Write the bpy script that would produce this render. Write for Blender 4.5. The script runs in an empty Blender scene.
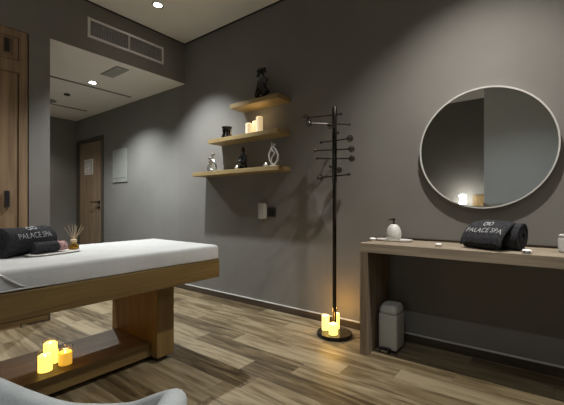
import bpy, bmesh, math, random
from mathutils import Vector, Matrix, Quaternion
random.seed(7)
PI = math.pi
S = bpy.context.scene
COL = S.collection

# ------------------------------------------------------------------ camera, world, exposure
cam_d = bpy.data.cameras.new('camera'); cam = bpy.data.objects.new('camera', cam_d); COL.objects.link(cam)
cam.location = (0, 0, 1.02)
cam.rotation_euler = (PI/2, 0, 0.6516)
cam_d.sensor_fit = 'HORIZONTAL'; cam_d.sensor_width = 36.0
cam_d.lens = 345.83*36.0/564
cam_d.shift_y = (205.78-202.5)/564
cam_d.clip_start = 0.02
S.camera = cam
w = bpy.data.worlds.new('world'); S.world = w; w.use_nodes = True
w.node_tree.nodes['Background'].inputs[0].default_value = (0.5, 0.55, 0.6, 1)
w.node_tree.nodes['Background'].inputs[1].default_value = 0.02
S.view_settings.view_transform = 'Standard'
S.view_settings.look = 'None'
S.view_settings.gamma = 1.0
S.view_settings.use_curve_mapping = False
S.view_settings.exposure = 0.0

# light settings of the ceiling lamps: (x, y, z ceiling, watts, cone degrees)
COOL = (1.0, 0.97, 0.92)
COLD = (0.93, 0.98, 1.0)
# (x, y, z ceiling, watts, cone degrees, colour, blend)
LAMPS = [(-3.04, 1.967, 3.0, 330, 92, COLD, .7), (-0.33, 1.93, 3.0, 240, 112, COOL, 1.0),
         (-3.04, 0.0, 3.0, 160, 92, COOL, .7), (-0.33, 0.20, 3.0, 80, 130, COLD, 1.0), (2.38, 1.93, 3.0, 170, 150, COOL, 1.0),
         (-4.356, 1.935, 2.51, 190, 125, COLD, .8), (-5.90, 1.50, 2.51, 45, 130, COOL, .6)]

# ------------------------------------------------------------------ materials
def nt(name):
    m = bpy.data.materials.new(name); m.use_nodes = True
    n = m.node_tree; b = n.nodes['Principled BSDF']; return m, n, b
def node(n, t, **kw):
    x = n.nodes.new(t)
    for k, v in kw.items(): setattr(x, k, v)
    return x
def noise_mat(name, c1, c2, scale=8, rough=0.6, bump=0.0, bscale=60, metallic=0, stretch=(1, 1, 1), detail=4, spec=0.5, bdist=0.01):
    m, n, b = nt(name)
    tc = node(n, 'ShaderNodeTexCoord'); mp = node(n, 'ShaderNodeMapping'); mp.inputs['Scale'].default_value = stretch
    n.links.new(tc.outputs['Object'], mp.inputs[0])
    nz = node(n, 'ShaderNodeTexNoise'); nz.inputs['Scale'].default_value = scale; nz.inputs['Detail'].default_value = detail
    n.links.new(mp.outputs[0], nz.inputs['Vector'])
    cr = node(n, 'ShaderNodeValToRGB'); cr.color_ramp.elements[0].position = .3; cr.color_ramp.elements[1].position = .7
    cr.color_ramp.elements[0].color = (*c1, 1); cr.color_ramp.elements[1].color = (*c2, 1)
    n.links.new(nz.outputs['Fac'], cr.inputs[0]); n.links.new(cr.outputs[0], b.inputs['Base Color'])
    b.inputs['Roughness'].default_value = rough; b.inputs['Metallic'].default_value = metallic
    b.inputs['Specular IOR Level'].default_value = spec
    if bump:
        nb = node(n, 'ShaderNodeTexNoise'); nb.inputs['Scale'].default_value = bscale; nb.inputs['Detail'].default_value = 3
        n.links.new(mp.outputs[0], nb.inputs['Vector'])
        bp = node(n, 'ShaderNodeBump'); bp.inputs['Strength'].default_value = bump; bp.inputs['Distance'].default_value = bdist
        n.links.new(nb.outputs['Fac'], bp.inputs['Height']); n.links.new(bp.outputs[0], b.inputs['Normal'])
    return m
def wood(name, dark, light, axis='x', rough=0.5, scale=1.0):
    m, n, b = nt(name)
    tc = node(n, 'ShaderNodeTexCoord'); mp = node(n, 'ShaderNodeMapping')
    s = {'x': (1.2, 26, 26), 'y': (26, 1.2, 26), 'z': (26, 26, 1.2)}[axis]
    mp.inputs['Scale'].default_value = tuple(v*scale for v in s)
    n.links.new(tc.outputs['Object'], mp.inputs[0])
    nz = node(n, 'ShaderNodeTexNoise'); nz.inputs['Scale'].default_value = 1.0; nz.inputs['Detail'].default_value = 6
    nz.inputs['Distortion'].default_value = 0.6
    n.links.new(mp.outputs[0], nz.inputs['Vector'])
    mp2 = node(n, 'ShaderNodeMapping'); mp2.inputs['Scale'].default_value = tuple(v*4 for v in s)
    n.links.new(tc.outputs['Object'], mp2.inputs[0])
    n2 = node(n, 'ShaderNodeTexNoise'); n2.inputs['Scale'].default_value = 1.0; n2.inputs['Detail'].default_value = 3
    n.links.new(mp2.outputs[0], n2.inputs['Vector'])
    mx = node(n, 'ShaderNodeMath', operation='MULTIPLY_ADD'); mx.inputs[1].default_value = .35; 
    n.links.new(n2.outputs['Fac'], mx.inputs[0]); 
    sb = node(n, 'ShaderNodeMath', operation='MULTIPLY'); sb.inputs[1].default_value = .65
    n.links.new(nz.outputs['Fac'], sb.inputs[0]); n.links.new(sb.outputs[0], mx.inputs[2])
    cr = node(n, 'ShaderNodeValToRGB'); cr.color_ramp.elements[0].position = .36; cr.color_ramp.elements[1].position = .64
    cr.color_ramp.elements[0].color = (*dark, 1); cr.color_ramp.elements[1].color = (*light, 1)
    n.links.new(mx.outputs[0], cr.inputs[0]); n.links.new(cr.outputs[0], b.inputs['Base Color'])
    b.inputs['Roughness'].default_value = rough
    bp = node(n, 'ShaderNodeBump'); bp.inputs['Strength'].default_value = .15; bp.inputs['Distance'].default_value = .002
    n.links.new(mx.outputs[0], bp.inputs['Height']); n.links.new(bp.outputs[0], b.inputs['Normal'])
    return m
def emis(name, c, s, base=(1, 1, 1)):
    m, n, b = nt(name)
    b.inputs['Base Color'].default_value = (*base, 1)
    b.inputs['Emission Color'].default_value = (*c, 1); b.inputs['Emission Strength'].default_value = s
    b.inputs['Roughness'].default_value = .5
    return m
def floor_mat(name, W=0.90, H=0.155, gain=0.38, vertical=False):
    m, n, b = nt(name); L = n.links.new
    tc = node(n, 'ShaderNodeTexCoord'); sp = node(n, 'ShaderNodeSeparateXYZ'); L(tc.outputs['Object'], sp.inputs[0])
    def M(op, a, bb=None, c=None):
        x = node(n, 'ShaderNodeMath', operation=op)
        for i, v in enumerate((a, bb, c)):
            if v is None: continue
            if isinstance(v, (int, float)): x.inputs[i].default_value = v
            else: L(v, x.inputs[i])
        return x.outputs[0]
    X = sp.outputs[0]; Y = sp.outputs[1]
    yr = M('DIVIDE', Y, H); row = M('FLOOR', yr)
    rn = node(n, 'ShaderNodeTexWhiteNoise', noise_dimensions='1D'); L(row, rn.inputs['W'])
    xs = M('ADD', M('DIVIDE', X, W), rn.outputs['Value']); colm = M('FLOOR', xs)
    cv = node(n, 'ShaderNodeCombineXYZ'); L(row, cv.inputs[0]); L(colm, cv.inputs[1])
    wn = node(n, 'ShaderNodeTexWhiteNoise', noise_dimensions='2D'); L(cv.outputs[0], wn.inputs['Vector'])
    off = M('MULTIPLY', wn.outputs['Value'], 37.0)
    v1 = node(n, 'ShaderNodeCombineXYZ'); L(M('MULTIPLY', X, 2.2), v1.inputs[0]); L(M('MULTIPLY', Y, 22), v1.inputs[1]); L(off, v1.inputs[2])
    nz = node(n, 'ShaderNodeTexNoise'); nz.inputs['Scale'].default_value = 1; nz.inputs['Detail'].default_value = 5; nz.inputs['Distortion'].default_value = .8
    L(v1.outputs[0], nz.inputs['Vector'])
    v2 = node(n, 'ShaderNodeCombineXYZ'); L(M('MULTIPLY', X, 8), v2.inputs[0]); L(M('MULTIPLY', Y, 120), v2.inputs[1]); L(off, v2.inputs[2])
    n2 = node(n, 'ShaderNodeTexNoise'); n2.inputs['Scale'].default_value = 1; n2.inputs['Detail'].default_value = 3
    L(v2.outputs[0], n2.inputs['Vector'])
    g = M('ADD', M('MULTIPLY', nz.outputs['Fac'], 0.95), M('MULTIPLY', n2.outputs['Fac'], 0.25))
    g = M('ADD', g, M('MULTIPLY', M('SUBTRACT', wn.outputs['Value'], .5), 0.34))
    cr = node(n, 'ShaderNodeValToRGB'); e = cr.color_ramp.elements
    e[0].position = .36; e[0].color = (.11*gain, .070*gain, .026*gain, 1)
    e[1].position = .80; e[1].color = (.62*gain, .50*gain, .30*gain, 1)
    k = cr.color_ramp.elements.new(.56); k.color = (.30*gain, .215*gain, .105*gain, 1)
    L(g, cr.inputs[0])
    fx = M('FRACT', xs); fy = M('FRACT', yr)
    ex = M('MINIMUM', fx, M('SUBTRACT', 1, fx)); ey = M('MINIMUM', fy, M('SUBTRACT', 1, fy))
    gx = M('LESS_THAN', ex, .0014/W); gy = M('LESS_THAN', ey, .0014/H)
    gr = M('MAXIMUM', gx, gy)
    mix = node(n, 'ShaderNodeMix', data_type='RGBA'); L(gr, mix.inputs['Factor']); L(cr.outputs[0], mix.inputs['A']); mix.inputs['B'].default_value = (.07, .055, .04, 1)
    L(mix.outputs['Result'], b.inputs['Base Color'])
    b.inputs['Roughness'].default_value = .45
    bp = node(n, 'ShaderNodeBump'); bp.inputs['Strength'].default_value = .25; bp.inputs['Distance'].default_value = .002
    L(g, bp.inputs['Height']); L(bp.outputs[0], b.inputs['Normal'])
    return m

M_wall = noise_mat('plaster_taupe', (.172, .162, .146), (.188, .178, .161), 3, .85, .08, 90, spec=.2)
M_wall2 = noise_mat('plaster_hall', (.180, .174, .160), (.196, .190, .175), 3, .85, .08, 90, spec=.2)
M_rear = noise_mat('panel_blue_grey', (.55, .58, .58), (.58, .60, .60), 3, .8, spec=.2)
M_ceil = noise_mat('ceiling_paint', (.82, .80, .74), (.85, .83, .77), 3, .9, spec=.2)
M_floor = floor_mat('wood_look_tiles')
M_skirt = wood('skirting_tile', (.03, .021, .014), (.075, .054, .036), 'x', .45)
M_bed = wood('bed_oak', (.105, .064, .020), (.175, .112, .038), 'y', .45)
M_bedleg = wood('bed_oak_upright', (.105, .064, .020), (.175, .112, .038), 'z', .45)
M_shelf = wood('shelf_oak', (.25, .175, .072), (.36, .26, .115), 'x', .5)
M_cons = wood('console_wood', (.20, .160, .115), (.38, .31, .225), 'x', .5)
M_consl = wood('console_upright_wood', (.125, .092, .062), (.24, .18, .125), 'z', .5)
M_ward = wood('wardrobe_wood', (.15, .095, .052), (.26, .175, .10), 'z', .5)
M_door = wood('door_wood', (.17, .118, .072), (.28, .20, .13), 'z', .5)
M_frame = noise_mat('door_frame_dark', (.055, .050, .038), (.075, .068, .052), 5, .5)
M_black = noise_mat('black_plastic', (.006, .006, .006), (.012, .012, .012), 9, .4)
M_blackg = noise_mat('black_gloss', (.004, .004, .004), (.01, .009, .009), 9, .12)
M_chrome = noise_mat('dark_chrome', (.045, .042, .04), (.075, .07, .065), 9, .16, metallic=1)
M_ballm = noise_mat('ball_chrome', (.10, .095, .09), (.16, .15, .14), 9, .12, metallic=1)
M_silver = noise_mat('silver_metal', (.70, .69, .67), (.85, .84, .82), 9, .2, metallic=1)
M_grille = noise_mat('grille_mesh', (.36, .35, .33), (.40, .39, .37), 9, .5)
M_white = noise_mat('white_plastic', (.44, .435, .41), (.48, .475, .45), 9, .4)
M_ceram = noise_mat('speckled_ceramic', (.42, .40, .37), (.66, .64, .60), 90, .45, .2, 120)
M_stone = noise_mat('pale_stone', (.55, .52, .48), (.70, .67, .62), 14, .4)
M_vent = noise_mat('vent_paint', (.50, .49, .46), (.54, .53, .50), 9, .5)
M_sheet = noise_mat('white_sheet', (.43, .43, .42), (.47, .47, .46), 6, .85, .5, 7, spec=.1, bdist=.012)
M_towel = noise_mat('black_towel', (.010, .010, .012), (.07, .07, .075), 160, 1, .8, 260, spec=.1)
M_pink = noise_mat('pink_cloth', (.20, .09, .09), (.62, .40, .38), 70, 1, .6, 160, spec=.1)
M_thread = noise_mat('white_thread', (.16, .16, .165), (.55, .55, .55), 120, .9)
M_chair = noise_mat('chair_velvet', (.38, .405, .41), (.45, .475, .48), 12, .85, .3, 220, spec=.2)
M_wax = emis('lit_wax_warm', (1, .68, .14), 1.7, (.9, .75, .4))
M_wax3 = emis('lit_wax_amber', (1, .50, .04), .65, (.9, .65, .25))
M_wax2 = emis('lit_wax_cream', (1, .72, .38), .55, (.85, .8, .65))
M_lamp = emis('downlight_lens', (1, .97, .92), 14)
M_shade = emis('lamp_shade_lit', (1, .97, .92), 52)
M_flame = emis('tiny_flame', (1, .9, .7), 5)
M_gold = noise_mat('amber_oil', (.45, .33, .10), (.6, .45, .16), 9, .2)
M_reed = noise_mat('reed_cane', (.55, .42, .26), (.68, .54, .36), 30, .7)
M_hole = noise_mat('dark_recess', (.01, .01, .01), (.015, .015, .015), 5, .9)
M_panel = noise_mat('panel_cover', (.24, .25, .225), (.27, .28, .255), 9, .5)
M_panelgrey = noise_mat('engraved_grey', (.12, .118, .11), (.15, .148, .14), 9, .5)
M_waxw = noise_mat('white_wax', (.85, .84, .80), (.9, .89, .86), 9, .5)
M_brown = noise_mat('dark_bronze', (.03, .022, .015), (.06, .045, .03), 9, .3, metallic=.6)
def glass(name, tint=(1, 1, 1)):
    m, n, b = nt(name)
    b.inputs['Transmission Weight'].default_value = 1; b.inputs['Roughness'].default_value = .03
    b.inputs['Base Color'].default_value = (*tint, 1); b.inputs['IOR'].default_value = 1.2
    return m
M_glass = glass('clear_glass'); M_amberglass = glass('amber_glass', (1, .8, .4))
m, n, b = nt('mirror_silvering'); b.inputs['Metallic'].default_value = 1; b.inputs['Roughness'].default_value = .01
b.inputs['Base Color'].default_value = (.82, .85, .85, 1); M_mirror = m

# ------------------------------------------------------------------ mesh helpers
class MB:
    def __init__(s): s.bm = bmesh.new()
    def box(s, x0, x1, y0, y1, z0, z1, bev=0, seg=2):
        r = bmesh.ops.create_cube(s.bm, size=1)
        vs = r['verts']
        for v in vs: v.co = Vector(((x0+x1)/2+v.co.x*(x1-x0), (y0+y1)/2+v.co.y*(y1-y0), (z0+z1)/2+v.co.z*(z1-z0)))
        if bev:
            es = list({e for v in vs for e in v.link_edges})
            bmesh.ops.bevel(s.bm, geom=es, offset=bev, segments=seg, affect='EDGES', profile=.6)
        return s
    def grid(s, rings, cyc=True, cap=True):
        R = [[s.bm.verts.new(p) for p in r] for r in rings]
        for a, b in zip(R[:-1], R[1:]):
            k = len(a)
            for i in range(k if cyc else k-1):
                j = (i+1) % k
                try: s.bm.faces.new((a[i], a[j], b[j], b[i]))
                except ValueError: pass
        if cap:
            for r in (R[0], R[-1]):
                try: s.bm.faces.new(r)
                except ValueError: pass
        return s
    def lathe(s, prof, c=(0, 0, 0), seg=24, sx=1, sy=1, cap=True):
        s.grid([[Vector((c[0]+r*sx*math.cos(2*PI*i/seg), c[1]+r*sy*math.sin(2*PI*i/seg), c[2]+z)) for i in range(seg)] for r, z in prof], cap=cap)
        return s
    def tube(s, pts, r, seg=10, cap=True):
        pts = [Vector(p) for p in pts]; n = len(pts)
        rr = r if isinstance(r, (list, tuple)) else [r]*n
        t0 = (pts[1]-pts[0]).normalized()
        u = t0.orthogonal().normalized(); rings = []; pt = t0
        for i in range(n):
            t = (pts[min(i+1, n-1)]-pts[max(i-1, 0)]).normalized()
            u = pt.rotation_difference(t) @ u; u = (u - t*u.dot(t)).normalized(); pt = t
            v = t.cross(u)
            rings.append([pts[i]+(u*math.cos(2*PI*k/seg)+v*math.sin(2*PI*k/seg))*rr[i] for k in range(seg)])
        return s.grid(rings, cap=cap)
    def ball(s, c, r, seg=16, sc=(1, 1, 1)):
        q = bmesh.ops.create_uvsphere(s.bm, u_segments=seg, v_segments=max(6, seg//2), radius=r)
        for v in q['verts']: v.co = Vector((v.co.x*sc[0], v.co.y*sc[1], v.co.z*sc[2]))+Vector(c)
        return s
    def obj(s, name, mat, parent=None, smooth=False, subd=0, solid=None):
        bmesh.ops.recalc_face_normals(s.bm, faces=s.bm.faces[:])
        me = bpy.data.meshes.new(name)
        if parent is not None:
            off = Vector(parent.location); p = parent.parent
            while p: off += Vector(p.location); p = p.parent
            bmesh.ops.translate(s.bm, verts=s.bm.verts[:], vec=-off)
        s.bm.to_mesh(me); s.bm.free()
        me.materials.append(mat)
        if smooth:
            for f in me.polygons: f.use_smooth = True
        o = bpy.data.objects.new(name, me); COL.objects.link(o)
        if parent is not None: o.parent = parent
        if smooth == 'auto' or smooth == 2:
            try: me.set_sharp_from_angle(angle=math.radians(40))
            except Exception: pass
        if solid:
            md = o.modifiers.new('solid', 'SOLIDIFY'); md.thickness = solid; md.offset = -1
        if subd:
            md = o.modifiers.new('sub', 'SUBSURF'); md.levels = subd; md.render_levels = subd
        return o
def tag(o, label, cat, group=None):
    o['label'] = label; o['category'] = cat
    if group: o['group'] = group
    return o
def thing(name, label, cat, loc, group=None):
    o = bpy.data.objects.new(name, None); COL.objects.link(o); o.location = loc; o.empty_display_size = .05
    return tag(o, label, cat, group)
def copy_thing(src, loc, label):
    r = src.copy(); COL.objects.link(r); r.location = loc; r['label'] = label
    for ch in list(src.children):
        c = ch.copy(); COL.objects.link(c); c.parent = r
        for g in list(ch.children):
            d = g.copy(); COL.objects.link(d); d.parent = c
    return r
def struct(o): o['kind'] = 'structure'; return o
def text_mesh(body, size, extr=0.0):
    cu = bpy.data.curves.new('t', 'FONT'); cu.body = body; cu.size = size; cu.align_x = 'CENTER'; cu.align_y = 'CENTER'; cu.extrude = extr
    to = bpy.data.objects.new('t', cu); COL.objects.link(to)
    dg = bpy.context.evaluated_depsgraph_get(); me = bpy.data.meshes.new_from_object(to.evaluated_get(dg))
    bpy.data.objects.remove(to); bpy.data.curves.remove(cu)
    bm = bmesh.new(); bm.from_mesh(me); bpy.data.meshes.remove(me)
    return bm

# ------------------------------------------------------------------ room shell
XL, XR, YB, YF, ZC, ZK, XE = -3.518, 3.6, 2.648, -2.05, 3.0, 2.51, -6.571
struct(MB().box(XE-.2, XR+.2, YF-.2, YB+.2, -.12, 0).obj('floor', M_floor))
struct(MB().box(XL, XR+.1, YF-.1, YB+.1, ZC, ZC+.1).obj('ceiling', M_ceil))
struct(MB().box(XE-.1, XL-.12, 1.198, YB+.1, ZK, ZK+.1).box(XL-.12, XL-.0005, 1.198, YB, ZK, ZK+.004).obj('ceiling', M_ceil))
struct(MB().box(XL-.12, XR+.1, YB, YB+.12, 0, ZC).obj('wall_back', M_wall))
# hall stretch of the back wall, with the opening of the door
struct(MB().box(-5.570, XL-.12, YB, YB+.12, 0, ZK).box(XE-.1, -5.570, YB, YB+.12, 2.146, ZK).box(XE-.1, -6.551, YB, YB+.12, 0, 2.146).obj('wall_hall_right', M_wall2))
struct(MB().box(XL-.12, XL, 1.198, YB, ZK+.004, ZC).box(XL-.12, XL, 1.040, 1.198, 0, ZC).box(XL-.12, XL, YF, 1.040, 2.492, ZC).box(XL-.12, XL, YF, -1.40, 0, 2.492).obj('wall_left', M_wall))
struct(MB().box(XE-.1, XL-.12, 1.078, 1.198, 0, ZK).obj('wall_hall_left', M_wall2))
struct(MB().box(XE-.1, XE, 1.198, YB, 0, ZK).obj('wall_hall_end', M_wall2))
struct(MB().box(XR, XR+.1, YF, YB, 0, ZC).obj('wall_right', M_wall))
struct(MB().box(-.795, XR, YF, -1.20, 0, ZC).obj('wall_front', M_rear))
struct(MB().box(XL, -.795, YF-.1, YF, 0, ZC).obj('wall_front', M_wall))
# dark strip painted in for the shadow gap where ceiling meets the walls
struct(MB().box(XL+.012, XR, YB-.012, YB, ZC-.009, ZC).box(XL, XL+.012, YF, YB, ZC-.009, ZC).obj('trim_1', M_hole))
# skirting of floor tile
struct(MB().box(XL, XR, YB-.010, YB, 0, .064).obj('baseboard_back', M_skirt))
struct(MB().box(-5.60, XL, YB-.010, YB, 0, .064).obj('baseboard_hall_right', M_skirt))
struct(MB().box(XE, XE+.010, 1.198, YB, 0, .064).obj('baseboard_hall_end', M_skirt))
struct(MB().box(XL, XL+.010, 1.036, 1.198, 0, .064).obj('baseboard_left', M_skirt))
struct(MB().box(-.795, XR, -1.20, -1.19, 0, .064).obj('baseboard_front', M_skirt))

struct(MB().box(XL+.012, XR, YB-.012, YB-.0101, .058, .067).box(XL+.012, XR, YB-.0101, YB, .0641, .067).obj('trim_2', M_vent))
# hall door (structure) with frame, leaf, sign, handle
dr = bpy.data.objects.new('door_1', None); COL.objects.link(dr); dr.location = (-6.08, YB, 0); struct(dr)
MB().box(-6.551, -6.475, YB-.012, YB+.10, 0, 2.146).box(-5.646, -5.570, YB-.012, YB+.10, 0, 2.146).box(-6.475, -5.646, YB-.012, YB+.10, 2.085, 2.146).obj('door_frame', M_frame, dr)
leaf = MB().box(-6.472, -5.649, YB+.012, YB+.055, .008, 2.082, .002).obj('door_leaf', M_door, dr)
sg = MB().box(-6.270, -5.955, YB+.005, YB+.012, 1.545, 1.80, .002)
sgo = sg.obj('door_sign', M_stone, leaf)
ln = MB()
yy0, yy1 = YB+.001, YB+.005
def sgl(x0, x1, z0, z1): ln.box(x0, x1, yy0, yy1, z0, z1)
sgl(-6.270, -6.000, 1.762, 1.772)
for i, (a, b2, t) in enumerate([(-6.02, 1.742, 1.57), (-6.065, 1.705, 1.61)]):
    sgl(a-.008, a, t, b2); sgl(-6.270 + (.0 if i else .02), a, b2-.007, b2); sgl(-6.270+.05*i, a, t, t+.007)
sgl(-6.235, -6.15, 1.66, 1.668)
[setattr(v, 'co', v.co+Vector((.022, 0, 0))) for v in ln.bm.verts]
ln.obj('sign_lines', M_panelgrey, sgo)
MB().lathe([(.001, -.02), (.012, .0), (.001, .016)], (-6.10, YB+.008, 1.48), 8, sy=.3).obj('door_viewer', M_black, leaf)
h = MB().box(-5.775, -5.725, YB-.001, YB+.012, 1.055, 1.105, .004).tube([(-5.75, YB+.005, 1.08), (-5.75, YB-.05, 1.08), (-5.77, YB-.058, 1.08), (-5.91, YB-.058, 1.08)], .010)
h.obj('door_handle', M_blackg, leaf, smooth=2)
MB().box(-5.775, -5.725, YB-.001, YB+.012, .97, 1.02, .004).box(-5.765, -5.735, YB-.014, YB, .985, 1.005, .003).obj('door_lock', M_brown, leaf)

# ------------------------------------------------------------------ ceiling fittings
def downlight(x, y, z, watt, cone, colr, blend, label):
    t = thing('downlight', label, 'ceiling light', (x, y, z), 'recessed round ceiling spotlights')
    MB().lathe([(.036, -.002), (.040, -.006), (.058, -.006), (.060, 0), (.036, 0), (.036, -.002)], (x, y, z), 32, cap=False).obj('trim_ring', M_white, t, smooth=2)
    MB().lathe([(.036, -.003), (.001, -.003)], (x, y, z), 32).obj('lens', M_lamp, t)
    ld = bpy.data.lights.new('spot', 'SPOT'); ld.energy = watt; ld.spot_size = math.radians(cone); ld.spot_blend = blend
    ld.shadow_soft_size = .03; ld.color = colr
    lo = bpy.data.objects.new('spot', ld); COL.objects.link(lo); lo.parent = t; lo.location = (0, 0, -.02)
    return t
LL = ['round ceiling downlight in the main ceiling next to the bulkhead with the long vent',
      'round ceiling downlight above the wooden console and mirror',
      'added out-of-view ceiling downlight brightening the massage bed, near the wardrobe',  # fill lamp out of view, added to light bed and floor
      'round ceiling downlight above the grey armchair',
      'round ceiling downlight near the right wall, beyond the console end',
      'round downlight in the lowered hall ceiling beside the square air diffuser',
      'added unseen downlight brightening the hall end wall near the hall door']  # hidden lamp added to lift the brightness of the hall end wall
for a, l in zip(LAMPS, LL): downlight(*a, l)

# long return-air grille on the bulkhead
t = thing('vent_grille', 'long white double air grille with black mesh set in the bulkhead wall', 'air vent', (XL, 1.93, 2.655))
y0, y1, z0, z1 = 1.513, 2.344, 2.650, 2.843; X = XL
f = MB()
for (a, b2, c, d) in [(y0, y1, z1-.024, z1), (y0, y1, z0, z0+.024), (y0, y0+.024, z0+.024, z1-.024), (y1-.024, y1, z0+.024, z1-.024), (1.920, 1.940, z0+.024, z1-.024)]:
    f.box(X, X+.014, a, b2, c, d)
f.obj('vent_frame', M_vent, t)
MB().box(X, X+.002, y0+.024, y1-.024, z0+.024, z1-.024).obj('backing', M_hole, t)
for (a, b2) in [(y0+.024, 1.920), (1.940, y1-.024)]:
    g = MB(); k = 24
    for i in range(1, k): yy = a+(b2-a)*i/k; g.box(X+.002, X+.010, yy-.0011, yy+.0011, z0+.024, z1-.024)
    for j in range(1, 9): zz = z0+.024+(z1-z0-.048)*j/9; g.box(X+.003, X+.011, a, b2, zz-.0011, zz+.0011)
    g.obj('mesh_grille', M_grille, t)

t = thing('ceiling_diffuser', 'grey louvred rectangular air diffuser in the hall ceiling', 'air vent', (-3.82, 1.93, ZK))
MB().box(-4.0, -3.63, 1.86, 2.0, ZK-.006, ZK).obj('diffuser_frame', M_panel, t)
g = MB()
for i in range(6): yy = 1.875+.022*i; g.box(-3.985, -3.645, yy, yy+.012, ZK-.012, ZK-.006)
g.obj('louvre', M_vent, t)
for (x, ya, yb, lab) in [(-4.521, 1.25, 2.515, 'long dark linear slot diffuser in the hall ceiling, the nearer of the two'), (-5.739, 1.25, 2.466, 'dark linear slot diffuser in the hall ceiling, the one farther into the hall')]:
    t = thing('slot_diffuser', lab, 'air vent', (x, (ya+yb)/2, ZK))
    MB().box(x-.022, x+.022, ya, yb, ZK-.004, ZK).obj('slot_frame', M_panel, t)
    MB().box(x-.016, x+.016, ya+.01, yb-.01, ZK-.006, ZK-.004).obj('slot', M_panelgrey, t)
t = thing('smoke_detector', 'small black round detector on the hall ceiling', 'detector', (-5.074, 1.927, ZK))
MB().lathe([(.038, 0), (.038, -.008), (.03, -.02), (.001, -.02)], (-5.074, 1.927, ZK), 24).obj('detector_body', M_black, t, smooth=2)
t = thing('ceiling_speaker', 'pale round disc on the hall ceiling behind the black detector', 'ceiling disc', (-5.583, 1.927-.05, ZK))
MB().lathe([(.10, 0), (.10, -.008), (.085, -.014), (.001, -.014)], (-5.583, 1.877, ZK), 28).obj('cover', M_panel, t, smooth=2)

t = thing('panel_cover', 'pale green-grey rectangular cover on the hall wall right of the door', 'wall panel', (-5.07, YB, 1.37))
MB().box(-5.270, -4.850, YB-.014, YB, 1.372, 1.868, .004).obj('casing', M_panel, t)
MB().box(-5.245, -4.875, YB-.018, YB-.014, 1.435, 1.845, .002).obj('cover_door', M_panel, t)

# ------------------------------------------------------------------ wardrobe in the left wall
t = thing('wardrobe', 'built-in brown wooden wardrobe with black pulls left of the hall opening', 'wardrobe', (XL-.28, -.187, 0))
c = MB().box(XL-.50, XL+.001, .97, 1.030, 0, 2.488).box(XL-.50, XL+.001, -1.398, .97, 2.425, 2.488).box(XL-.50, XL+.001, -1.398, .97, 0, .06)
c.box(XL-.50, XL-.48, -1.398, .97, .06, 2.425).box(XL-.46, XL-.001, -1.398, .97, 2.13, 2.235).box(XL-.50, XL+.001, -1.398, -1.35, .06, 2.425)
c.obj('carcass', M_ward, t)
yb = .966
for i in range(5):
    ya = yb-.458
    u = MB(); zt0, zt1 = 2.238, 2.422
    u.box(XL-.028, XL-.010, ya+.003, yb-.003, zt0, zt1).box(XL-.010, XL-.002, ya+.003, ya+.04, zt0, zt1).box(XL-.010, XL-.002, yb-.04, yb-.003, zt0, zt1).box(XL-.010, XL-.002, ya+.04, yb-.04, zt0, zt0+.03).box(XL-.010, XL-.002, ya+.04, yb-.04, zt1-.02, zt1)
    up = u.obj('upper_door', M_ward, t)
    lo = MB().box(XL-.026, XL-.006, ya+.003, yb-.003, .065, 2.127, .003).obj('door', M_ward, t)
    yh = yb-.078
    MB().box(XL-.010, XL+.004, yh-.017, yh+.017, 2.290, 2.400, .004).obj('handle', M_black, up)
    MB().box(XL-.006, XL+.010, yh-.017, yh+.017, 1.01, 1.145, .004).obj('handle', M_black, lo)
    yb = ya

# ------------------------------------------------------------------ wall shelves
def shelf(x0, x1, zt, lab):
    t = thing('wall_shelf', lab, 'shelf', ((x0+x1)/2, YB, zt-.04), 'floating oak shelves')
    MB().box(x0, x1, 2.45, YB-.0, zt-.042, zt, .003).obj('board', M_shelf, t)
shelf(-2.527, -1.918, 2.039, 'shortest and topmost of the three floating oak shelves')
shelf(-2.862, -1.920, 1.722, 'middle of the three floating oak shelves, holding lit candles')
shelf(-3.120, -1.914, 1.386, 'longest and lowest of the three floating oak shelves')

# top shelf: dark figurine
def skin_fig(name, verts, edges, radii, mat, parent, levels=2):
    me = bpy.data.meshes.new(name); off = Vector(parent.location)
    me.from_pydata([Vector(v)-off for v in verts], edges, [])
    o = bpy.data.objects.new(name, me); COL.objects.link(o); o.parent = parent
    md = o.modifiers.new('skin', 'SKIN'); 
    for i, r in enumerate(radii): me.skin_vertices[0].data[i].radius = (r, r) if not isinstance(r, tuple) else r
    me.skin_vertices[0].data[0].use_root = True
    s2 = o.modifiers.new('sub', 'SUBSURF'); s2.levels = levels; s2.render_levels = levels
    dg = bpy.context.evaluated_depsgraph_get(); m2 = bpy.data.meshes.new_from_object(o.evaluated_get(dg))
    o.modifiers.clear(); o.data = m2; m2.name = name; bpy.data.meshes.remove(me)
    m2.materials.clear(); m2.materials.append(mat)
    for p in m2.polygons: p.use_smooth = True
    return o
bx, by, bz = -2.160, 2.515, 2.0395
t = thing('figurine', 'tall black twisted figurine on the topmost oak shelf', 'figurine', (bx, by, bz))
MB().lathe([(.001, 0), (.062, 0), (.062, .012), (.05, .02), (.001, .022)], (bx, by, bz), 20, sx=1.2, sy=.8).obj('base', M_blackg, t, smooth=2)
P = lambda a, b, c: (bx+a, by+b, bz+c)
V = [P(0, 0, .10), P(-.01, 0, .155), P(.005, 0, .20), P(.0, 0, .232), P(-.005, 0, .268),
     P(-.045, -.01, .065), P(-.06, -.01, .022), P(.045, 0, .07), P(.02, -.02, .022),
     P(.05, 0, .185), P(.06, -.02, .13), P(-.045, -.01, .215), P(-.015, -.02, .265)]
E_ = [(0, 1), (1, 2), (2, 3), (3, 4), (0, 5), (5, 6), (0, 7), (7, 8), (2, 9), (9, 10), (2, 11), (11, 12)]
skin_fig('body', V, E_, [.034, .03, .033, .014, .024, .026, .02, .028, .02, .016, .013, .015, .011], M_blackg, t)
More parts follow.
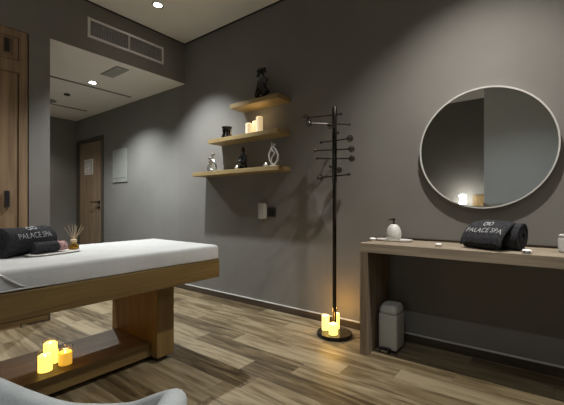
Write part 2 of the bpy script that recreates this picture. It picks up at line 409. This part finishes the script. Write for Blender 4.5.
hat = MB().lathe([(.001, .315), (.016, .308), (.022, .288), (.024, .282), (.046, .276), (.046, .272), (.001, .274)], (bx-.005, by, bz), 16)
hat.ball(P(.03, 0, .292), .014, 10).ball(P(-.03, -.005, .30), .012, 10).obj('headdress', M_blackg, t, smooth=2)

t.scale = (1.12, 1, .98)

# middle shelf: oil burner and three lit candles
zM = 1.7225
bx, by = -2.627, 2.505
t = thing('oil_burner', 'small black ceramic oil burner on the middle oak shelf', 'oil burner', (bx, by, zM))
MB().lathe([(.001, .040), (.022, .045), (.036, .062), (.046, .082), (.050, .083), (.048, .076), (.032, .056), (.001, .052)], (bx, by, zM), 24).obj('bowl', M_blackg, t, smooth=2)
lg = MB()
for k in range(4):
    a = PI/4+k*PI/2
    lg.tube([(bx+.042*math.cos(a), by+.042*math.sin(a), zM), (bx+.028*math.cos(a), by+.028*math.sin(a), zM+.035), (bx+.032*math.cos(a), by+.032*math.sin(a), zM+.064)], [.015, .013, .014], 8)
lg.lathe([(.001, 0), (.047, 0), (.047, .006), (.001, .006)], (bx, by, zM), 24).obj('stand', M_blackg, t, smooth=2)

t.scale = (1.15, 1, 1.35)
def candle(x, y, z, r, hgt, wax, label, group, glassy=True, gh=None, holder=False, watt=0, colr=(1, .5, .08), name='led_candle'):
    t = thing(name, label, 'candle', (x, y, z), group)
    rw = r-.004 if glassy else r
    MB().lathe([(.001, .002), (rw, .002), (rw, hgt-.004), (rw-.006, hgt), (rw*.6, hgt-.008), (.001, hgt-.009)], (x, y, z), 24).obj('wax', wax, t, smooth=2)
    MB().lathe([(.001, hgt-.009), (.002, hgt-.009), (.003, hgt-.004), (.002, hgt), (.0008, hgt+.003)], (x, y, z), 8).obj('flame', M_flame, t, smooth=True)
    if glassy:
        gh = gh or hgt+.014
        MB().lathe([(.001, .0005), (r, .0005), (r, gh), (r-.002, gh), (r-.002, .0018), (.001, .0018)], (x, y, z), 28).obj('glass_cup', M_glass, t, smooth=2)
    if watt:
        ld = bpy.data.lights.new('glow', 'POINT'); ld.energy = watt; ld.color = colr; ld.shadow_soft_size = .02
        lo = bpy.data.objects.new('glow', ld); COL.objects.link(lo); lo.parent = t; lo.location = (0, 0, hgt+.03)
    return t
G1 = 'cream candles on the middle shelf'
for (x, y, hh, lb) in [(-2.300, 2.485, .100, 'shortest and leftmost of the cream candles glowing on the middle oak shelf'), (-2.262, 2.545, .128, 'middle cream candle of the three glowing on the middle oak shelf'), (-2.183, 2.505, .150, 'tallest and rightmost cream candle glowing on the middle oak shelf')]:
    candle(x, y, zM, .033, hh, M_wax2, lb, G1, glassy=False, watt=.15, colr=(1, .7, .35))

# lowest shelf: silver figure, black figure, white loop figure, two tealights
zL = 1.3865
bx, by = -2.853, 2.50
t = thing('figurine', 'silver openwork embracing-couple figurine at the left end of the lowest shelf', 'figurine', (bx, by, zL))
MB().lathe([(.001, 0), (.052, 0), (.050, .008), (.001, .009)], (bx, by, zL), 20, sy=.6).obj('base', M_silver, t, smooth=2)
lo_ = MB()
lo_.tube([(bx-.045, by, zL+.008), (bx-.052, by, zL+.05), (bx-.02, by, zL+.09), (bx+.012, by, zL+.125), (bx+.005, by, zL+.15)], [.008, .009, .011, .009, .006], 10)
lo_.tube([(bx+.045, by, zL+.008), (bx+.052, by-.01, zL+.055), (bx+.03, by-.01, zL+.10), (bx-.005, by-.01, zL+.115), (bx-.03, by-.01, zL+.085), (bx-.02, by-.01, zL+.04), (bx+.01, by-.01, zL+.012)], [.008, .009, .011, .009, .008, .008, .008], 10)
lo_.tube([(bx+.03, by-.01, zL+.03), (bx-.005, by-.015, zL+.06), (bx+.02, by-.01, zL+.085)], [.006, .008, .006], 8)
lo_.obj('bodies', M_silver, t, smooth=2)
MB().ball((bx+.012, by, zL+.160), .017).ball((bx-.018, by-.01, zL+.128), .014).obj('heads', M_silver, t, smooth=2)

t.scale = (1.35, 1, 1.12)
bx, by = -2.395, 2.505
t = thing('figurine', 'black seated monk figurine in the middle of the lowest shelf', 'figurine', (bx, by, zL))
MB().lathe([(.001, 0), (.062, 0), (.064, .02), (.052, .04), (.047, .075), (.050, .105), (.040, .135), (.018, .152), (.014, .16), (.001, .16)], (bx, by, zL), 24, sy=.75).tube([(bx-.045, by, zL+.125), (bx-.060, by-.025, zL+.085), (bx-.02, by-.052, zL+.06), (bx+.02, by-.052, zL+.06), (bx+.060, by-.025, zL+.085), (bx+.045, by, zL+.125)], [.015, .016, .012, .012, .016, .015], 10).obj('body', M_blackg, t, smooth=2)
MB().ball((bx, by-.002, zL+.178), .025, sc=(1, 1, 1.15)).ball((bx, by+.004, zL+.212), .011).ball((bx, by-.027, zL+.174), .005).obj('head', M_blackg, t, smooth=2)
MB().tube([(bx-.058, by-.036, zL+.012), (bx-.03, by-.055, zL+.032), (bx, by-.058, zL+.045), (bx+.03, by-.055, zL+.032), (bx+.058, by-.036, zL+.012)], .007, 8).obj('sash', M_brown, t, smooth=2)

t.scale = (.78, .8, 1.02)
bx, by = -2.006, 2.50
t = thing('figurine', 'white openwork flame-shaped loop figurine at the right end of the lowest shelf', 'figurine', (bx, by, zL))
MB().lathe([(.001, 0), (.045, 0), (.042, .010), (.001, .012)], (bx, by, zL), 20, sy=.6).obj('base', M_stone, t, smooth=2)
lp = MB()
lp.tube([(bx, by, zL+.01), (bx-.045, by, zL+.06), (bx-.052, by, zL+.11), (bx-.025, by, zL+.17), (bx-.018, by, zL+.225)], [.009, .008, .009, .008, .004], 10)
lp.tube([(bx+.005, by, zL+.01), (bx+.048, by, zL+.05), (bx+.055, by, zL+.10), (bx+.025, by, zL+.155), (bx-.010, by, zL+.185), (bx+.012, by, zL+.205), (bx+.02, by, zL+.19)], [.009, .009, .009, .008, .008, .007, .005], 10)
lp.tube([(bx-.02, by-.01, zL+.02), (bx-.012, by-.01, zL+.08), (bx+.022, by-.01, zL+.12), (bx-.008, by-.01, zL+.15), (bx-.025, by-.006, zL+.17)], .006, 8)
lp.obj('loops', M_stone, t, smooth=2)

def tealight(x, y, z, r, label, group, lit=True):
    t = thing('tealight', label, 'tealight', (x, y, z), group)
    MB().lathe([(.001, 0), (r*.85, 0), (r, .004), (r, .016), (r-.0015, .016), (r-.0015, .006), (.001, .006)], (x, y, z), 24).obj('cup', M_silver, t, smooth=2)
    MB().lathe([(.001, .006), (r-.002, .006), (r-.002, .017), (r*.7, .022), (.001, .024)], (x, y, z), 24).obj('wax', M_waxw, t, smooth=2)
    if lit: MB().lathe([(.001, .024), (.004, .025), (.005, .029), (.003, .034), (.001, .038)], (x, y, z), 10).obj('flame', M_flame, t, smooth=True)
    return t
tealight(-2.455, 2.475, zL, .022, 'lit tealight beside the black monk figurine on the lowest shelf', 'tealights on the shelf')
tealight(-2.078, 2.475, zL, .022, 'lit tealight in front of the white loop figurine on the lowest shelf', 'tealights on the shelf')

# plug-in diffuser and black switch plate
t = thing('plug_in_diffuser', 'white rounded plug-in air freshener on the wall below the shelves', 'air freshener', (-2.244, YB, .90))
MB().box(-2.290, -2.198, YB-.050, YB-.0, .888, 1.052, .022, 4).obj('body', M_white, t, smooth=2)
g = MB()
for i in range(5):
    for j in range(3): g.box(-2.268+.020*j, -2.260+.020*j, YB-.0515, YB-.049, .94+.02*i, .946+.02*i)
g.obj('vent_slots', M_panel, t)
t = thing('wall_socket', 'black square socket plate right of the white plug-in air freshener', 'socket', (-2.145, YB, .91))
MB().box(-2.195, -2.095, YB-.010, YB, .912, 1.004, .003).obj('plate', M_black, t)
MB().lathe([(.026, 0), (.026, .003), (.022, .003), (.022, 0)], (0, 0, 0), 20, cap=False).obj('socket_rim', M_blackg, t) if False else None
MB().box(-2.175, -2.115, YB-.013, YB-.010, .930, .986, .003).obj('socket_insert', M_blackg, t)

# ------------------------------------------------------------------ coat stand
px, py = -1.325, 2.42
t = thing('coat_stand', 'tall dark metal coat stand with ball-ended pegs beside the wooden console', 'coat stand', (px, py, 0))
MB().lathe([(.001, 0), (.135, 0), (.140, .008), (.140, .020), (.134, .028), (.001, .030)], (px, py, 0), 48).obj('base', M_blackg, t, smooth=2)
MB().lathe([(.0155, .03), (.0155, 1.20), (.0190, 1.205), (.0190, 1.795), (.016, 1.800), (.001, 1.800)], (px, py, 0), 20).obj('pole', M_chrome, t, smooth=2)
arms = [((-1.56, 2.369), (-1.274, 2.432), 1.738), ((-1.471, 2.27), (-1.240, 2.51), 1.664), ((-1.189, 2.416), (-1.452, 2.426), 1.534),
        ((-1.204, 2.471), (-1.468, 2.361), 1.462), ((-1.215, 2.50), (-1.43, 2.33), 1.392), ((-1.492, 2.478), (-1.176, 2.372), 1.255),
        ((-1.285, 2.285), (-1.365, 2.552), 1.622), ((-1.36, 2.56), (-1.29, 2.29), 1.315)]
for (bxy, exy, z) in arms:
    pg = MB().tube([(bxy[0], bxy[1], z), (exy[0], exy[1], z)], .0055, 10).obj('peg', M_chrome, t, smooth=2)
    MB().ball((bxy[0], bxy[1], z), .026, 18).obj('ball_end', M_ballm, pg, smooth=True)
    MB().ball((exy[0], exy[1], z), .0115, 12).obj('knob_end', M_ballm, pg, smooth=True)
G2 = 'yellow candles on the coat stand base'
candle(-1.398, 2.405, .0305, .029, .118, M_wax, 'tall yellow glowing candle left of the pole on the coat stand base', G2, watt=.8, glassy=False)
candle(-1.300, 2.355, .0305, .034, .085, M_wax, 'short yellow glowing candle in front of the pole on the coat stand base', G2, watt=.6, glassy=False)
candle(-1.345, 2.482, .0305, .028, .125, M_wax, 'tall yellow glowing candle behind the pole on the coat stand base', G2, watt=1.3, glassy=False)

# ------------------------------------------------------------------ mirror
t = thing('wall_mirror', 'large round mirror with thin pale metal rim above the console', 'mirror', (-.33, YB, 1.0))
cx, cz, R = -.33, 1.402, .40
def ring(prof, seg=96):  # prof: (radius, y)
    b = MB(); b.grid([[Vector((cx+r*math.cos(2*PI*i/seg), y, cz+r*math.sin(2*PI*i/seg))) for i in range(seg)] for r, y in prof], cap=False); return b
ring([(R-.009, YB-.032), (R-.009, YB-.040), (R, YB-.040), (R, YB-.004), (R-.02, YB-.004), (R-.02, YB-.032), (R-.009, YB-.032)]).obj('rim', M_vent, t, smooth=2)
b = MB(); b.grid([[Vector((cx+r*math.cos(2*PI*i/96), YB-.034, cz+r*math.sin(2*PI*i/96))) for i in range(96)] for r in (R-.0095, .2, .001)], cap=False).obj('mirror_glass', M_mirror, t)
b = MB(); b.grid([[Vector((cx+.3*math.cos(2*PI*i/48), y, cz+.3*math.sin(2*PI*i/48))) for i in range(48)] for y in (YB, YB-.030)]).obj('back_plate', M_black, t)

# ------------------------------------------------------------------ console
t = thing('console_table', 'long brown wooden wall console with panel legs under the round mirror', 'console table', (.05, 2.43, 0))
MB().box(-1.020, 1.30, 2.224, YB-.012, .702, .764, .002).obj('top', M_cons, t)
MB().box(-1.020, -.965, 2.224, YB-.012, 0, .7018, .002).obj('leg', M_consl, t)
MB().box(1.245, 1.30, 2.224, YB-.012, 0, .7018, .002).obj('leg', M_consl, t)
MB().box(-1.020, 1.30, YB-.0118, YB-.001, .735, .778).obj('back_shade_strip', M_brown, t)  # dark colour stands in for the shadow gap between console top and wall
zT = .7645
t = thing('tray', 'thin oval white stone tray under the soap bottle on the console', 'tray', (-.875, 2.49, zT))
MB().lathe([(.001, 0), (.118, 0), (.134, .006), (.136, .013), (.130, .014), (.124, .010), (.001, .009)], (-.875, 2.49, zT), 40, sy=.5).obj('dish', M_stone, t, smooth=2)
x, y, z = -.880, 2.495, zT+.0095
t = thing('soap_dispenser', 'speckled egg-shaped soap dispenser with dark pump on the white tray', 'soap dispenser', (x, y, z))
MB().lathe([(.001, 0), (.042, 0), (.050, .012), (.054, .040), (.050, .068), (.040, .092), (.025, .108), (.013, .113), (.001, .113)], (x, y, z), 32).obj('bottle', M_ceram, t, smooth=2)
MB().lathe([(.012, .111), (.012, .120), (.005, .122), (.005, .142), (.001, .142)], (x, y, z), 16).tube([(x, y, z+.146), (x-.01, y-.004, z+.148), (x-.035, y-.014, z+.143)], [.008, .006, .004], 10).lathe([(.001, .140), (.011, .140), (.011, .154), (.001, .155)], (x, y, z), 16).obj('pump', M_brown, t, smooth=2)
G3 = 'tealights along the console'
tealight(-1.000, 2.40, zT, .026, 'silver tealight at the left end of the console beside the tray', G3, False)
tealight(-.530, 2.30, zT, .022, 'silver tealight between the soap tray and the rolled black towels', G3, False)
tealight(-.080, 2.262, zT, .024, 'silver tealight at the right end of the rolled black towels on the console', G3, False)
t = thing('jar', 'white rounded jar at the right edge of the photo on the console', 'jar', (.105, 2.45, zT))
MB().lathe([(.001, 0), (.044, 0), (.052, .008), (.052, .070), (.048, .082), (.001, .086)], (.105, 2.45, zT), 32).obj('pot', M_white, t, smooth=2)
MB().lathe([(.049, .0865), (.050, .094), (.040, .100), (.001, .101)], (.105, 2.45, zT), 32).obj('lid', M_white, t, smooth=2)

# rolled towels --------------------------------------------------------------
def roll(name, A, B, ra, label, cat, group=None, rz=1.0, turns=3.2, text=None, tang=0, tsize=.03, frac=1.0, parent=None, mat=None, sag=.0):
    """rolled cloth from A to B (axis), spiral visible at the ends"""
    A = Vector(A); B = Vector(B); ax = (B-A).normalized(); up = Vector((0, 0, 1)); side = ax.cross(up).normalized()
    L = (B-A).length
    if parent is None: t = thing(name, label, cat, ((A.x+B.x)/2, (A.y+B.y)/2, min(A.z, B.z)-ra*rz), group)
    else: t = parent
    def pt(ang, r, s):
        # ang measured from 'up' towards side
        k = 1+.03*math.sin(3*ang+9*s)
        v = r*k*math.cos(ang)*rz
        if v < 0: v = max(v, -ra*rz)
        return A+ax*(s*L)+side*(r*k*math.sin(ang))+up*v
    n = int(turns*28); b = MB(); prof = []
    th = ra/(turns+.6)
    outer = []; inner = []
    for i in range(n+1):
        q = i/n; ang = q*turns*2*PI+2.2; r = ra*.16+(ra*.80)*q
        outer.append((ang, r+th*.40)); inner.append((ang, r-th*.40))
    loop = outer+inner[::-1]
    rings = []
    for s in [0, .012, .04, .2, .4, .6, .8, .96, .988, 1]:
        e = .97 if s in (0, 1) else 1
        rings.append([pt(a, r*e, s+.012*math.sin(a*1.3+2)*(1 if s in (0, 1) else 0)) for a, r in loop])
    R_ = [[b.bm.verts.new(p) for p in r] for r in rings]; K = len(loop)
    for q0, q1 in zip(R_[:-1], R_[1:]):
        for i in range(K): b.bm.faces.new((q0[i], q0[(i+1) % K], q1[(i+1) % K], q1[i]))
    for r_ in (R_[0], R_[-1]):
        for i in range(n): b.bm.faces.new((r_[i], r_[i+1], r_[2*n-i], r_[2*n+1-i]))
    b.obj('rolled_cloth', mat or M_towel, t, smooth=2)
    # core so that no gap shows through
    b = MB(); b.grid([[pt(2*PI*i/24, ra*.90, s) for i in range(24)] for s in (.03, .97)]).obj('inner_layers', mat or M_towel, t, smooth=2)
    if text:
        bm = bmesh.new()
        tmp = MB(); tmp.bm.free(); parts = []
        for (body, size, du) in text:
            q = text_mesh(body, size, .0)
            bmesh.ops.subdivide_edges(q, edges=q.edges[:], cuts=1)
            for v in q.verts: v.co.y += du
            me = bpy.data.meshes.new('x'); q.to_mesh(me); q.free(); bm.from_mesh(me); bpy.data.meshes.remove(me)
        # emblem: two interlaced rings and a bar
        for (ox, rr) in [(-tsize*.50, tsize*.42), (tsize*.50, tsize*.42), (0, tsize*.30)]:
            k = 20; oy = tsize*1.35
            vi = [bm.verts.new((ox+rr*math.cos(2*PI*i/k), oy+rr*math.sin(2*PI*i/k), 0)) for i in range(k)]
            vo = [bm.verts.new((ox+rr*.68*math.cos(2*PI*i/k), oy+rr*.68*math.sin(2*PI*i/k), 0)) for i in range(k)]
            for i in range(k): bm.faces.new((vi[i], vi[(i+1) % k], vo[(i+1) % k], vo[i]))
        sgn = 1 if frac > 0 else -1
        for v in bm.verts:
            s = .5+sgn*v.co.x/L; ang = tang-v.co.y/ra*(1 if tang > 0 else -1)
            r = ra*1.035+.0015; v.co = pt(ang, r, s)
        tmp.bm = bm
        tmp.obj('embroidery', M_thread, t)
    return t
# large roll on the bed
zB = .7535
TXT = lambda s: [('PALACE SPA', s, 0), ('wellness', s*.5, -s*.75)]
TXT = lambda s: [('PALACE SPA', s, 0)]
roll('rolled_towel', (-2.20, .515, zB+.077), (-2.375, .785, zB+.077), .078, 'large rolled black towel with white embroidery on the massage bed', 'towel', text=TXT(.042), tang=1.22, tsize=.036, frac=1)

t = thing('tray', 'thin pale tray under the small towel and reed diffuser on the bed', 'tray', (-2.19, .785, zB))
A = MB(); c0 = Vector((-2.178, .765, zB))
dv = Vector((-.25, .97, 0)).normalized(); sv = Vector((dv.y, -dv.x, 0))
rings = []
for (rx, ry, zz) in [(.001, .001, 0), (.135, .050, 0), (.145, .058, .006), (.143, .056, .009), (.001, .001, .009)]:
    rings.append([c0+dv*(rx*math.copysign(abs(math.cos(2*PI*i/40))**.7, math.cos(2*PI*i/40)))+sv*(ry*math.copysign(abs(math.sin(2*PI*i/40))**.7, math.sin(2*PI*i/40)))+Vector((0, 0, zz)) for i in range(40)])
A.grid(rings).obj('dish', M_stone, t, smooth=2)
t = roll('rolled_face_towel', (-2.150, .650, zB+.042), (-2.185, .775, zB+.042), .032, 'small dark rolled face towel with pink end on the tray on the bed', 'towel', turns=2.2)
roll('x', (-2.186, .777, zB+.040), (-2.198, .820, zB+.038), .029, '', '', turns=2, parent=t, mat=M_pink).children[-2]['label'] = 'pink folded end of the face towel'
x, y, z = -2.222, .880, zB+.0095
t = thing('reed_diffuser', 'small glass reed diffuser with fanned sticks on the tray on the bed', 'reed diffuser', (x, y, z))
MB().lathe([(.001, 0), (.026, 0), (.029, .005), (.029, .022), (.020, .032), (.010, .036), (.010, .046), (.008, .046), (.008, .034), (.018, .030), (.0265, .021), (.0265, .005), (.001, .003)], (x, y, z), 24).obj('bottle', M_amberglass, t, smooth=2)
MB().lathe([(.001, .0035), (.0255, .0052), (.0255, .017), (.001, .017)], (x, y, z), 24).obj('oil', M_gold, t, smooth=2)
MB().lathe([(.0105, .040), (.017, .044), (.017, .056), (.011, .060), (.001, .060)], (x, y, z), 20).obj('collar', M_reed, t, smooth=2)
for k, (a, e, l) in enumerate([(-1.9, .55, .115), (-1.2, .35, .12), (-.5, .30, .125), (.6, .12, .12), (1.5, .45, .12), (2.4, .38, .11), (1.2, .62, .115)]):
    d = Vector((math.sin(e)*math.sin(a)*.0, math.sin(e)*math.copysign(1, a)*abs(math.sin(a)), math.cos(e))) + Vector((math.sin(e)*math.cos(a)*.5, 0, 0)); d.normalize()
    MB().tube([Vector((x, y, z+.050)), Vector((x, y, z+.050))+d*l*.82], .0014, 6).obj('reed', M_reed, t)

# towels on the console
tw = thing('rolled_towel', 'rolled black towel bundle with white embroidered lettering on the console', 'towel', (-.25, 2.33, zT))
roll('rolled_towel', (-.385, 2.375, zT+.073), (-.125, 2.385, zT+.073), .072, 'x', 'towel', None, rz=.98, parent=tw)
t = roll('rolled_towel', (-.385, 2.285, zT+.047), (-.205, 2.268, zT+.047), .045, 'x', 'towel', turns=2.4, parent=tw)
# flap of the front towel rising over the back roll, carrying the lettering
def flap(s, q):   # s along x 0..1, q front(0) -> back(1)
    x = -.385+.225*s + .01*q
    prof = [(2.222, .030), (2.228, .062), (2.250, .092), (2.285, .118), (2.325, .140), (2.368, .150), (2.410, .142), (2.440, .118)]
    k = q*(len(prof)-1); i = min(int(k), len(prof)-2); f_ = k-i
    y = prof[i][0]*(1-f_)+prof[i+1][0]*f_; z = prof[i][1]*(1-f_)+prof[i+1][1]*f_
    e = (2*s-1)**6
    return Vector((x, y+.004*math.sin(5*s), zT+z-.012*e+.002*math.sin(9*s+5*q)))
b = MB(); N1, N2 = 22, 28
b.grid([[flap(i/N1, j/N2) for i in range(N1+1)] for j in range(N2+1)], cyc=False, cap=False)
fo = b.obj('folded_flap', M_towel, t, smooth=True, solid=.008)
fo.modifiers['solid'].offset = -1
q = text_mesh('PALACE SPA', .036); bmesh.ops.subdivide_edges(q, edges=q.edges[:], cuts=1)
for (ox, rr) in [(-.015, .013), (.015, .013), (0, .009)]:
    k = 20; vi = [q.verts.new((ox+rr*math.cos(2*PI*i/k), .042+rr*math.sin(2*PI*i/k), 0)) for i in range(k)]
    vo = [q.verts.new((ox+rr*.66*math.cos(2*PI*i/k), .042+rr*.66*math.sin(2*PI*i/k), 0)) for i in range(k)]
    for i in range(k): q.faces.new((vi[i], vi[(i+1) % k], vo[(i+1) % k], vo[i]))
for v in q.verts:
    s = .5+v.co.x/.225; qq = .32+v.co.y*4.4
    s = min(max(s, 0), 1)
    p = flap(s, qq); p2 = flap(s, qq+.01); nrm = Vector((0, p2.z-p.z, -(p2.y-p.y))).normalized()
    v.co = p-nrm*.003 if nrm.z < 0 else p+nrm*.003
b = MB(); b.bm.free(); b.bm = q; b.obj('embroidery', M_thread, t)

tw.rotation_euler = (0, 0, -.40); tw.location = (-.243, 2.385, zT); tw.scale = (1.06, 1.0, 1.12)
# ------------------------------------------------------------------ pedal bin
x0, x1, y0, y1 = -.945, -.812, 2.362, 2.535
binthing = t = thing('pedal_bin', 'slim pale grey pedal bin under the left end of the console', 'bin', ((x0+x1)/2, (y0+y1)/2, 0))
MB().box(x0, x1, y0, y1, .012, .285, .022, 4).obj('body', M_white, t, smooth=2)
b = MB(); cxb, cyb = (x0+x1)/2, (y0+y1)/2
rings = []
for (sc, zz) in [(1.0, .2875), (1.02, .292), (1.02, .306), (.96, .322), (.80, .331), (.45, .336), (.01, .337)]:
    pts = []
    for i in range(40):
        a = 2*PI*i/40; ca, sa = math.cos(a), math.sin(a)
        pts.append(Vector((cxb+(x1-x0)/2*sc*math.copysign(abs(ca)**.45, ca), cyb+(y1-y0)/2*sc*math.copysign(abs(sa)**.45, sa), zz+ .012*(sc < .9))))
    rings.append(pts)
b.grid(rings).obj('lid', M_white, t, smooth=2)
MB().box(x0+.004, x1-.004, y0+.006, y1-.006, 0, .014, .003).obj('plinth', M_black, t)
MB().box(x0+.018, x1-.040, y0-.030, y0+.006, .006, .034, .006).obj('pedal_housing', M_black, t)
MB().box(x0+.030, x1-.055, y0-.040, y0-.028, .014, .022, .003).obj('pedal', M_silver, t)

t.scale = (1, 1, .93)
# ------------------------------------------------------------------ massage bed
bx0, bx1, by1, by0 = -2.572, -1.786, 1.632, -.42
t = thing('massage_bed', 'wooden massage bed with white sheeted mattress and open panel base', 'massage bed', (-2.18, .6, 0))
MB().box(bx0, bx1, by0, by1, .532, .6535, .004).obj('frame', M_bed, t)
# mattress: rounded, slightly wavy sheet
b = MB(); rr = .022
def mprof():
    p = []
    for (cx_, cz_, a0, a1) in [(bx1-.004-rr, .752-rr, 0, PI/2), (bx0+.004+rr, .752-rr, PI/2, PI), (bx0+.004+rr, .6545+.010, PI, 1.5*PI), (bx1-.004-rr, .6545+.010, 1.5*PI, 2*PI)]:
        r_ = rr if cz_ > .7 else .010
        cc = cx_ if cz_ > .7 else cx_+(.012 if a0 > 1.4*PI else -.012)
        for k in range(6):
            a = a0+(a1-a0)*k/5; p.append((cc+r_*math.cos(a), cz_+r_*math.sin(a)))
    return p
pf = mprof(); ys = [by0+.004, by0+.010, by0+.03]+[by0+.03+(by1-by0-.06)*i/50 for i in range(1, 50)]+[by1-.02, by1, by1+.006]
rings = []
for i, y in enumerate(ys):
    ed = {0: .020, 1: .006, len(ys)-1: .020, len(ys)-2: .006}.get(i, 0)
    ring_ = []
    for (x_, z_) in pf:
        xx = x_-math.copysign(ed, x_+2.18); zz = z_-ed if z_ > .7 else z_+ed*.2
        if 3 < i < len(ys)-4 and .66 < z_ < .745: pass
        w_ = .0025*math.sin(y*9+z_*30)+.002*math.sin(y*21+1) if (x_ > bx1-.03) else 0
        ring_.append(Vector((xx+w_, y, zz)))
    rings.append(ring_)
b.grid(rings).obj('mattress', M_sheet, t, smooth=2)
cs = MB().tube([(-1.792, .42, .742), (-1.786, .45, .715), (-1.787, .495, .680), (-1.788, .53, .664)], [.003, .006, .006, .003], 8)
cs.tube([(-1.788, .40, .662), (-1.786, .47, .664), (-1.786, .60, .664)], [.002, .005, .002], 8).obj('sheet_fold', M_sheet, t, smooth=True)
MB().box(bx0+.08, bx1-.004, by0+.1, .604, .508, .5315, .002).obj('underbox', M_bed, t)
MB().lathe([(.001, .496), (.010, .496), (.010, .507), (.001, .508)], (-1.80, .51, 0), 12).obj('bolt', M_silver, t)
MB().box(-2.565, -1.987, 1.280, 1.408, .035, .531, .003).obj('leg', M_bedleg, t)
MB().box(-2.53, -2.03, 1.31, 1.38, 0, .0345).obj('floor_glide', M_black, t)
MB().box(-2.565, -1.987, -.25, -.13, .035, .531, .003).obj('leg', M_bedleg, t)
MB().box(-2.53, -2.03, -.22, -.16, 0, .0345).obj('floor_glide', M_black, t)
MB().box(-2.50, -2.057, -.1295, 1.2795, .035, .125, .003).obj('foot_plank', M_bed, t)
G4 = 'yellow candles on the bed foot plank'
candle(-2.158, .712, .1255, .038, .088, M_wax, 'nearest of the three yellow glass candles on the foot plank under the bed', G4, watt=.6)
candle(-2.238, .764, .1255, .038, .118, M_wax, 'tallest yellow glass candle, rear of the three on the foot plank under the bed', G4, watt=.6)
candle(-2.160, .812, .1255, .038, .072, M_wax3, 'rightmost yellow glass candle of the three on the foot plank under the bed', G4, gh=.100, watt=.5)

# ------------------------------------------------------------------ tub armchair in the foreground
CC = Vector((-.85, .12, 0)); RO = .42
tab = [(-180, .66), (-150, .74), (-90, .78), (-30, .74), (20, .68), (52, .640), (61, .605), (71, .572), (80, .540), (90, .502), (99, .467), (114, .440), (127, .435), (135, .448), (142, .473), (149, .503), (155, .537), (180, .66)]
def rim_z(a):
    a = (a+180) % 360-180
    for (a0, z0_), (a1, z1_) in zip(tab[:-1], tab[1:]):
        if a0 <= a <= a1: return z0_+(z1_-z0_)*(a-a0)/(a1-a0)
t = thing('armchair', 'grey velvet tub armchair at the bottom left corner facing the massage bed', 'armchair', (CC.x, CC.y, 0))
b = MB(); rings = []
NA = 96
for k in range(16):
    ring_ = []
    for i in range(NA):
        a = 360*i/NA; zr = sum(rim_z(a+d) for d in (-3, 0, 3))/3+.007
        ca, sa = math.cos(math.radians(a)), math.sin(math.radians(a))
        th = .055
        path = [(RO-.10, .16), (RO-.05, .19), (RO-.02, .25), (RO-.005, .33)]
        if k < 4: r_, z_ = path[k]; z_ = min(z_, zr-.06)
        elif k < 12:
            f_ = (k-4)/7*PI; r_ = RO-th/2+th/2*math.cos(f_); z_ = zr-th/2+th/2*math.sin(f_)
        else: r_, z_ = [(RO-th-.005, max(zr-.06, .39)), (RO-th-.01, .385), (RO-th-.03, .38), (.02, .375)][k-12]
        ring_.append(Vector((CC.x+r_*ca, CC.y+r_*sa, z_)))
    rings.append(ring_)
b.grid(rings).obj('shell', M_chair, t, smooth=True)
MB().lathe([(.001, .378), (.30, .378), (.335, .390), (.342, .405), (.330, .422), (.28, .432), (.001, .436)], (CC.x, CC.y, 0), 48).obj('seat_cushion', M_chair, t, smooth=2)
for k in range(4):
    a = PI/4+k*PI/2
    MB().tube([(CC.x+.24*math.cos(a), CC.y+.24*math.sin(a), .165), (CC.x+.30*math.cos(a), CC.y+.30*math.sin(a), 0)], [.016, .010], 12).obj('leg', M_blackg, t, smooth=2)

# ------------------------------------------------------------------ what the mirror shows, behind the camera
t = thing('sideboard', 'wooden sideboard with raised back panel at the rear wall, seen in the mirror', 'sideboard', (-1.30, -1.82, 0))
MB().box(-1.95, -.80, YF+.03, -1.62, .08, .985, .004).obj('carcass', M_ward, t)
MB().box(-1.96, -.80, YF+.02, -1.60, .9855, 1.012, .003).obj('top', M_cons, t)
MB().box(-1.075, -.80, YF+.02, YF+.05, 1.0125, 1.215, .003).obj('back_panel', M_bedleg, t)
MB().box(-1.93, -.82, YF+.05, -1.66, 0, .0795).obj('plinth', M_black, t)
for i in range(3):
    xa = -1.94+.378*i
    d = MB().box(xa+.004, xa+.372, -1.62, -1.602, .10, .97, .002).obj('door', M_ward, t)
    MB().box(xa+.32, xa+.335, -1.602, -1.588, .5, .62, .002).obj('handle', M_black, d)
x, y, z = -1.205, -1.80, 1.0125
t = thing('table_lamp', 'white glowing cylindrical table lamp on black foot, reflected in the mirror', 'lamp', (x, y, z))
MB().lathe([(.001, 0), (.05, 0), (.05, .018), (.02, .026), (.02, .044), (.001, .044)], (x, y, z), 24).obj('foot', M_black, t, smooth=2)
MB().lathe([(.001, .045), (.054, .045), (.054, .205), (.001, .205)], (x, y, z), 28).obj('shade', M_shade, t, smooth=2)
t = thing('wash_basin', 'white oval bowl basin on a bracket at the rear wall, seen low in the mirror', 'basin', (-.655, -1.05, .965))
MB().lathe([(.08, 0), (.11, .03), (.130, .085), (.130, .092), (.120, .092), (.10, .04), (.001, .012)], (-.655, -1.05, .965), 36).obj('bowl', M_stone, t, smooth=2)
MB().box(-.785, -.52, -1.199, -.93, .940, .9645, .003).obj('bracket', M_cons, t)
